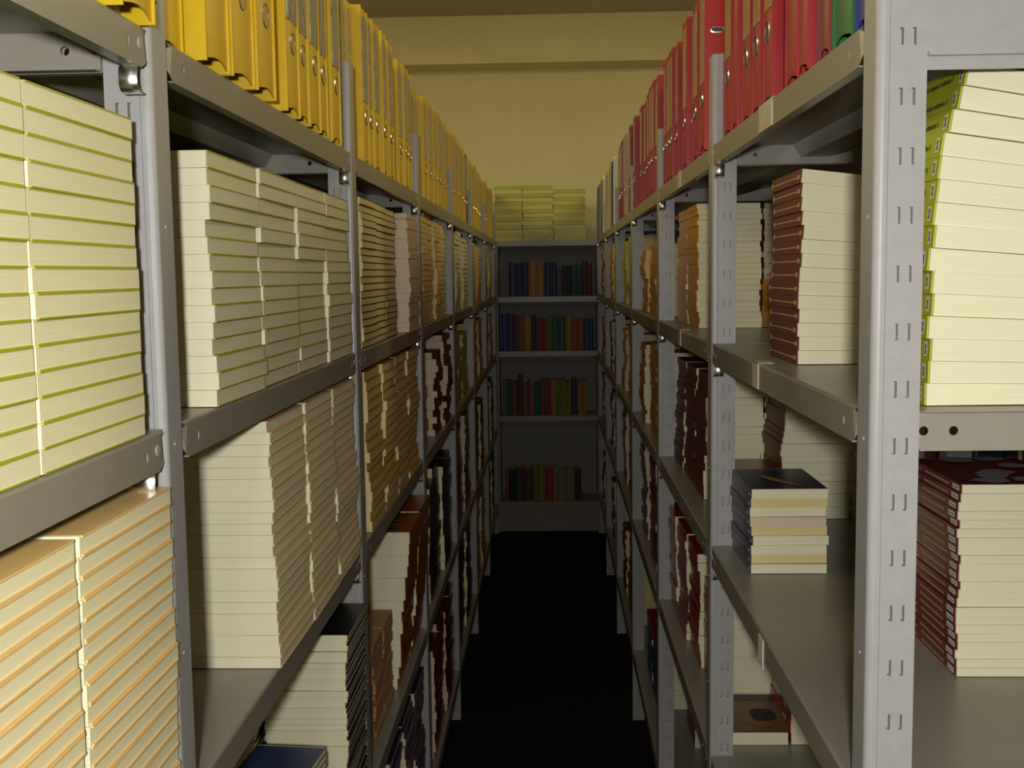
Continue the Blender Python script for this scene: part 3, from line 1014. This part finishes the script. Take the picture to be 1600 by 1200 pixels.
for k in range(2, 7):
    y = k * P + (0.165 if k == 2 else 0.052)
    for i, (cm, sl) in enumerate(seq[k], 1):
        w = rb.choice((0.078, 0.078, 0.055, 0.07)) if cm is not WHTB else 0.026
        if y + w > (k + 1) * P - 0.005:
            break
        x = rb.choice((0.300, 0.306, 0.296, 0.316)) 
        binder(w, cm, x, y + w / 2, zr, 'R', f'{cname[cm.name]} {"folder" if cm is WHTB else "binder"}, {ORD[i]} {bayR[k]}', GR, sl is not None, sl is not None and k < 5, sl,
               name='folder' if cm is WHTB else 'ring_binder')
        y += w + rb.choice((0.003, 0.004, 0.02, 0.012))

# ------------------------------------------------------------------ far bookcase
bc = tag(bpy.data.objects.new('bookcase', None), 'narrow grey metal bookcase closing the far end of the aisle', 'bookcase')
C.objects.link(bc)
YF, BCD = 7.402, 0.30
bc.location = (-0.03, YF, 0)
BCX0, BCX1 = -0.345, 0.345
PANEL = mat('bookcase_grey_enamel', (0.25, 0.235, 0.20), 0.55)
for x in (BCX0, BCX1 - 0.018):
    b = MB()
    b.box(x, x + 0.018, 0, BCD, 0, 1.9425)
    b.box(x - 0.004, x + 0.022, -0.002, 0.0, 0, 1.9425)
    b.build('side_panel', PANEL, bc)
b = MB()
b.box(BCX0 + 0.018, BCX1 - 0.018, BCD - 0.01, BCD, 0.0, 1.94)
b.build('back_panel', PANEL, bc)
BZ = [0.205, 0.785, 1.216, 1.576, 1.943]
for z in BZ:
    b = MB()
    b.box(BCX0 + 0.018, BCX1 - 0.018, 0, BCD - 0.01, z - 0.003, z)
    b.box(BCX0 + 0.018, BCX1 - 0.018, -0.001, 0.002, z - 0.036, z - 0.003)
    b.box(BCX0 + 0.018, BCX1 - 0.018, 0.002, 0.012, z - 0.036, z - 0.034)
    b.build('shelf', SHELF, bc)
b = MB()
b.box(BCX0 + 0.018, BCX1 - 0.018, 0.02, 0.03, 0, 0.168)
b.build('plinth', PANEL, bc)


def hardback_mesh(w, d, h, cm):
    """upright book, spine at local y = 0 looking to -y"""
    b = MB()
    t = 0.0022
    b.box(0, t, 0.002, d, 0, h)
    b.box(w - t, w, 0.002, d, 0, h)
    n = 6
    arc = [(w * k / n, 0.0045 - 0.0045 * math.sin(math.pi * k / n)) for k in range(n + 1)]
    b.grid([[(x, y, 0) for x, y in arc], [(x, y, h) for x, y in arc]])
    for z in (0, h):
        b.poly([(x, y, z) for x, y in arc])
    pg = MB()
    pg.box(t, w - t, 0.006, d - 0.004, 0.003, h - 0.003)
    return b.mesh('hardback_book', [cm]), pg.mesh('page_block', [PAPER_T])


COLS = {
    'navy': (0.018, 0.02, 0.09), 'orange': (0.42, 0.17, 0.012), 'dark blue': (0.015, 0.03, 0.09), 'grey': (0.14, 0.12, 0.14), 'black': (0.012, 0.011, 0.01),
    'teal': (0.015, 0.08, 0.10), 'dark maroon': (0.06, 0.012, 0.012), 'maroon': (0.15, 0.012, 0.012), 'olive': (0.16, 0.12, 0.04), 'dark green': (0.02, 0.045, 0.008),
    'red': (0.30, 0.008, 0.014), 'olive green': (0.16, 0.16, 0.015), 'sea green': (0.02, 0.10, 0.08), 'amber': (0.38, 0.19, 0.015), 'rust': (0.30, 0.06, 0.02),
    'blue': (0.012, 0.04, 0.17), 'yellow-green': (0.20, 0.20, 0.012), 'plum': (0.09, 0.01, 0.025), 'pink': (0.33, 0.08, 0.08), 'brown': (0.14, 0.05, 0.015), 'sand': (0.20, 0.17, 0.09),
}
cm_cache = {n: mat(n.replace(' ', '_') + '_binding', c, 0.45) for n, c in COLS.items()}
# colour, left and right edge in the photo's proportions along the shelf (metres), height
ROWS = [
    (3, 'top inner shelf of far bookcase', [('navy', -0.286, -0.235, .225), ('navy', -0.234, -0.196, .225), ('navy', -0.195, -0.155, .225), ('orange', -0.150, -0.100, .226), ('amber', -0.099, -0.053, .226),
      ('dark blue', -0.050, -0.005, .225), ('dark blue', -0.004, 0.034, .224), ('grey', 0.036, 0.064, .18), ('black', 0.066, 0.100, .200), ('black', 0.101, 0.130, .200), ('teal', 0.132, 0.168, .205), ('teal', 0.169, 0.198, .205),
      ('dark maroon', 0.202, 0.235, .23), ('dark maroon', 0.236, 0.268, .215)]),
    (2, 'second inner shelf of far bookcase', [('blue', -0.340, -0.300, .245), ('navy', -0.299, -0.258, .245), ('maroon', -0.256, -0.226, .235), ('olive', -0.224, -0.192, .235), ('orange', -0.190, -0.142, .235), ('dark green', -0.140, -0.108, .235),
      ('red', -0.104, -0.070, .212), ('red', -0.069, -0.042, .212), ('olive green', -0.036, -0.006, .236), ('sea green', -0.002, 0.042, .228), ('sea green', 0.043, 0.085, .22), ('amber', 0.090, 0.130, .238), ('rust', 0.132, 0.168, .21), ('rust', 0.169, 0.208, .21), ('teal', 0.212, 0.245, .208), ('blue', 0.246, 0.274, .208)]),
    (1, 'third inner shelf of far bookcase', [('olive', -0.335, -0.306, .235), ('teal', -0.303, -0.280, .23), ('brown', -0.276, -0.240, .225), ('plum', -0.234, -0.204, .27), ('olive', -0.196, -0.170, .205), ('brown', -0.168, -0.160, .235), ('pink', -0.156, -0.128, .205), ('teal', -0.122, -0.090, .22),
      ('brown', -0.086, -0.050, .238), ('red', -0.046, -0.014, .238), ('amber', -0.010, 0.024, .23), ('olive green', 0.027, 0.058, .236), ('yellow-green', 0.059, 0.085, .236), ('yellow-green', 0.088, 0.120, .22), ('navy', 0.124, 0.160, .24), ('orange', 0.168, 0.196, .225), ('amber', 0.199, 0.225, .23)]),
    (0, 'bottom shelf of far bookcase', [('rust', -0.328, -0.304, .20), ('black', -0.300, -0.265, .21), ('dark green', -0.262, -0.210, .225), ('plum', -0.204, -0.140, .222), ('olive green', -0.136, -0.105, .225), ('yellow-green', -0.102, -0.062, .225), ('red', -0.058, -0.002, .222),
      ('orange', 0.002, 0.018, .23), ('sand', 0.024, 0.080, .21), ('sand', 0.082, 0.140, .21), ('dark maroon', 0.145, 0.185, .215)]),
]
for bi, place, row in ROWS:
    for i, (cn, a, c, h) in enumerate(row, 1):
        bm_, pm_ = hardback_mesh(c - a, 0.16, h, cm_cache[cn])
        o = link('hardback_book', bm_, None, (a, YF + 0.03 + 0.006 * (i % 3), BZ[bi] + 0.0004))
        link('page_block', pm_, o)
        tag(o, f'{cn} hardback, {ORD[i]} from left on {place}', 'book', 'hardbacks on the ' + place)

# lime stacks on top of the far bookcase, spines and page edges by turns
LIMEFAR = MB()
rr = random.Random(5)
for c, (xa, xb, n) in enumerate(((-0.372, -0.190, 14), (-0.186, 0.012, 14), (0.016, 0.222, 13))):
    for i in range(n):
        T = 0.0255
        dx, dy = rr.uniform(-0.004, 0.004), rr.uniform(-0.005, 0.005)
        z = BZ[4] + 0.0006 + i * T
        spine = i % 2 == (0 if n % 2 else 1)
        y0 = YF + 0.012 + dy
        if spine:
            LIMEFAR.box(xa + dx, xb + dx, y0, y0 + 0.15, z, z + T - 0.0004, 0)
            if c < 2 or i % 4 == 0:
                lx = xb + dx - 0.05
                LIMEFAR.box(lx, lx + 0.04, y0 - 0.0006, y0, z + 0.006, z + 0.011, 2)
                LIMEFAR.box(lx, lx + 0.04, y0 - 0.0006, y0, z + 0.015, z + 0.019, 2)
        else:
            LIMEFAR.box(xa + dx, xb + dx, y0 + 0.003, y0 + 0.15, z, z + 0.0022, 0)
            LIMEFAR.box(xa + dx + 0.001, xb + dx - 0.001, y0 + 0.004, y0 + 0.149, z + 0.0022, z + T - 0.0026, 1)
            LIMEFAR.box(xa + dx, xb + dx, y0 + 0.003, y0 + 0.15, z + T - 0.0026, z + T - 0.0004, 0)
LF_M = [LIME, PAPER_T, CREAMPRINT]
tag(LIMEFAR.build('lime_paperbacks', LF_M), 'stacks of lime paperbacks lying on top of the far bookcase', 'books', kind='stuff')
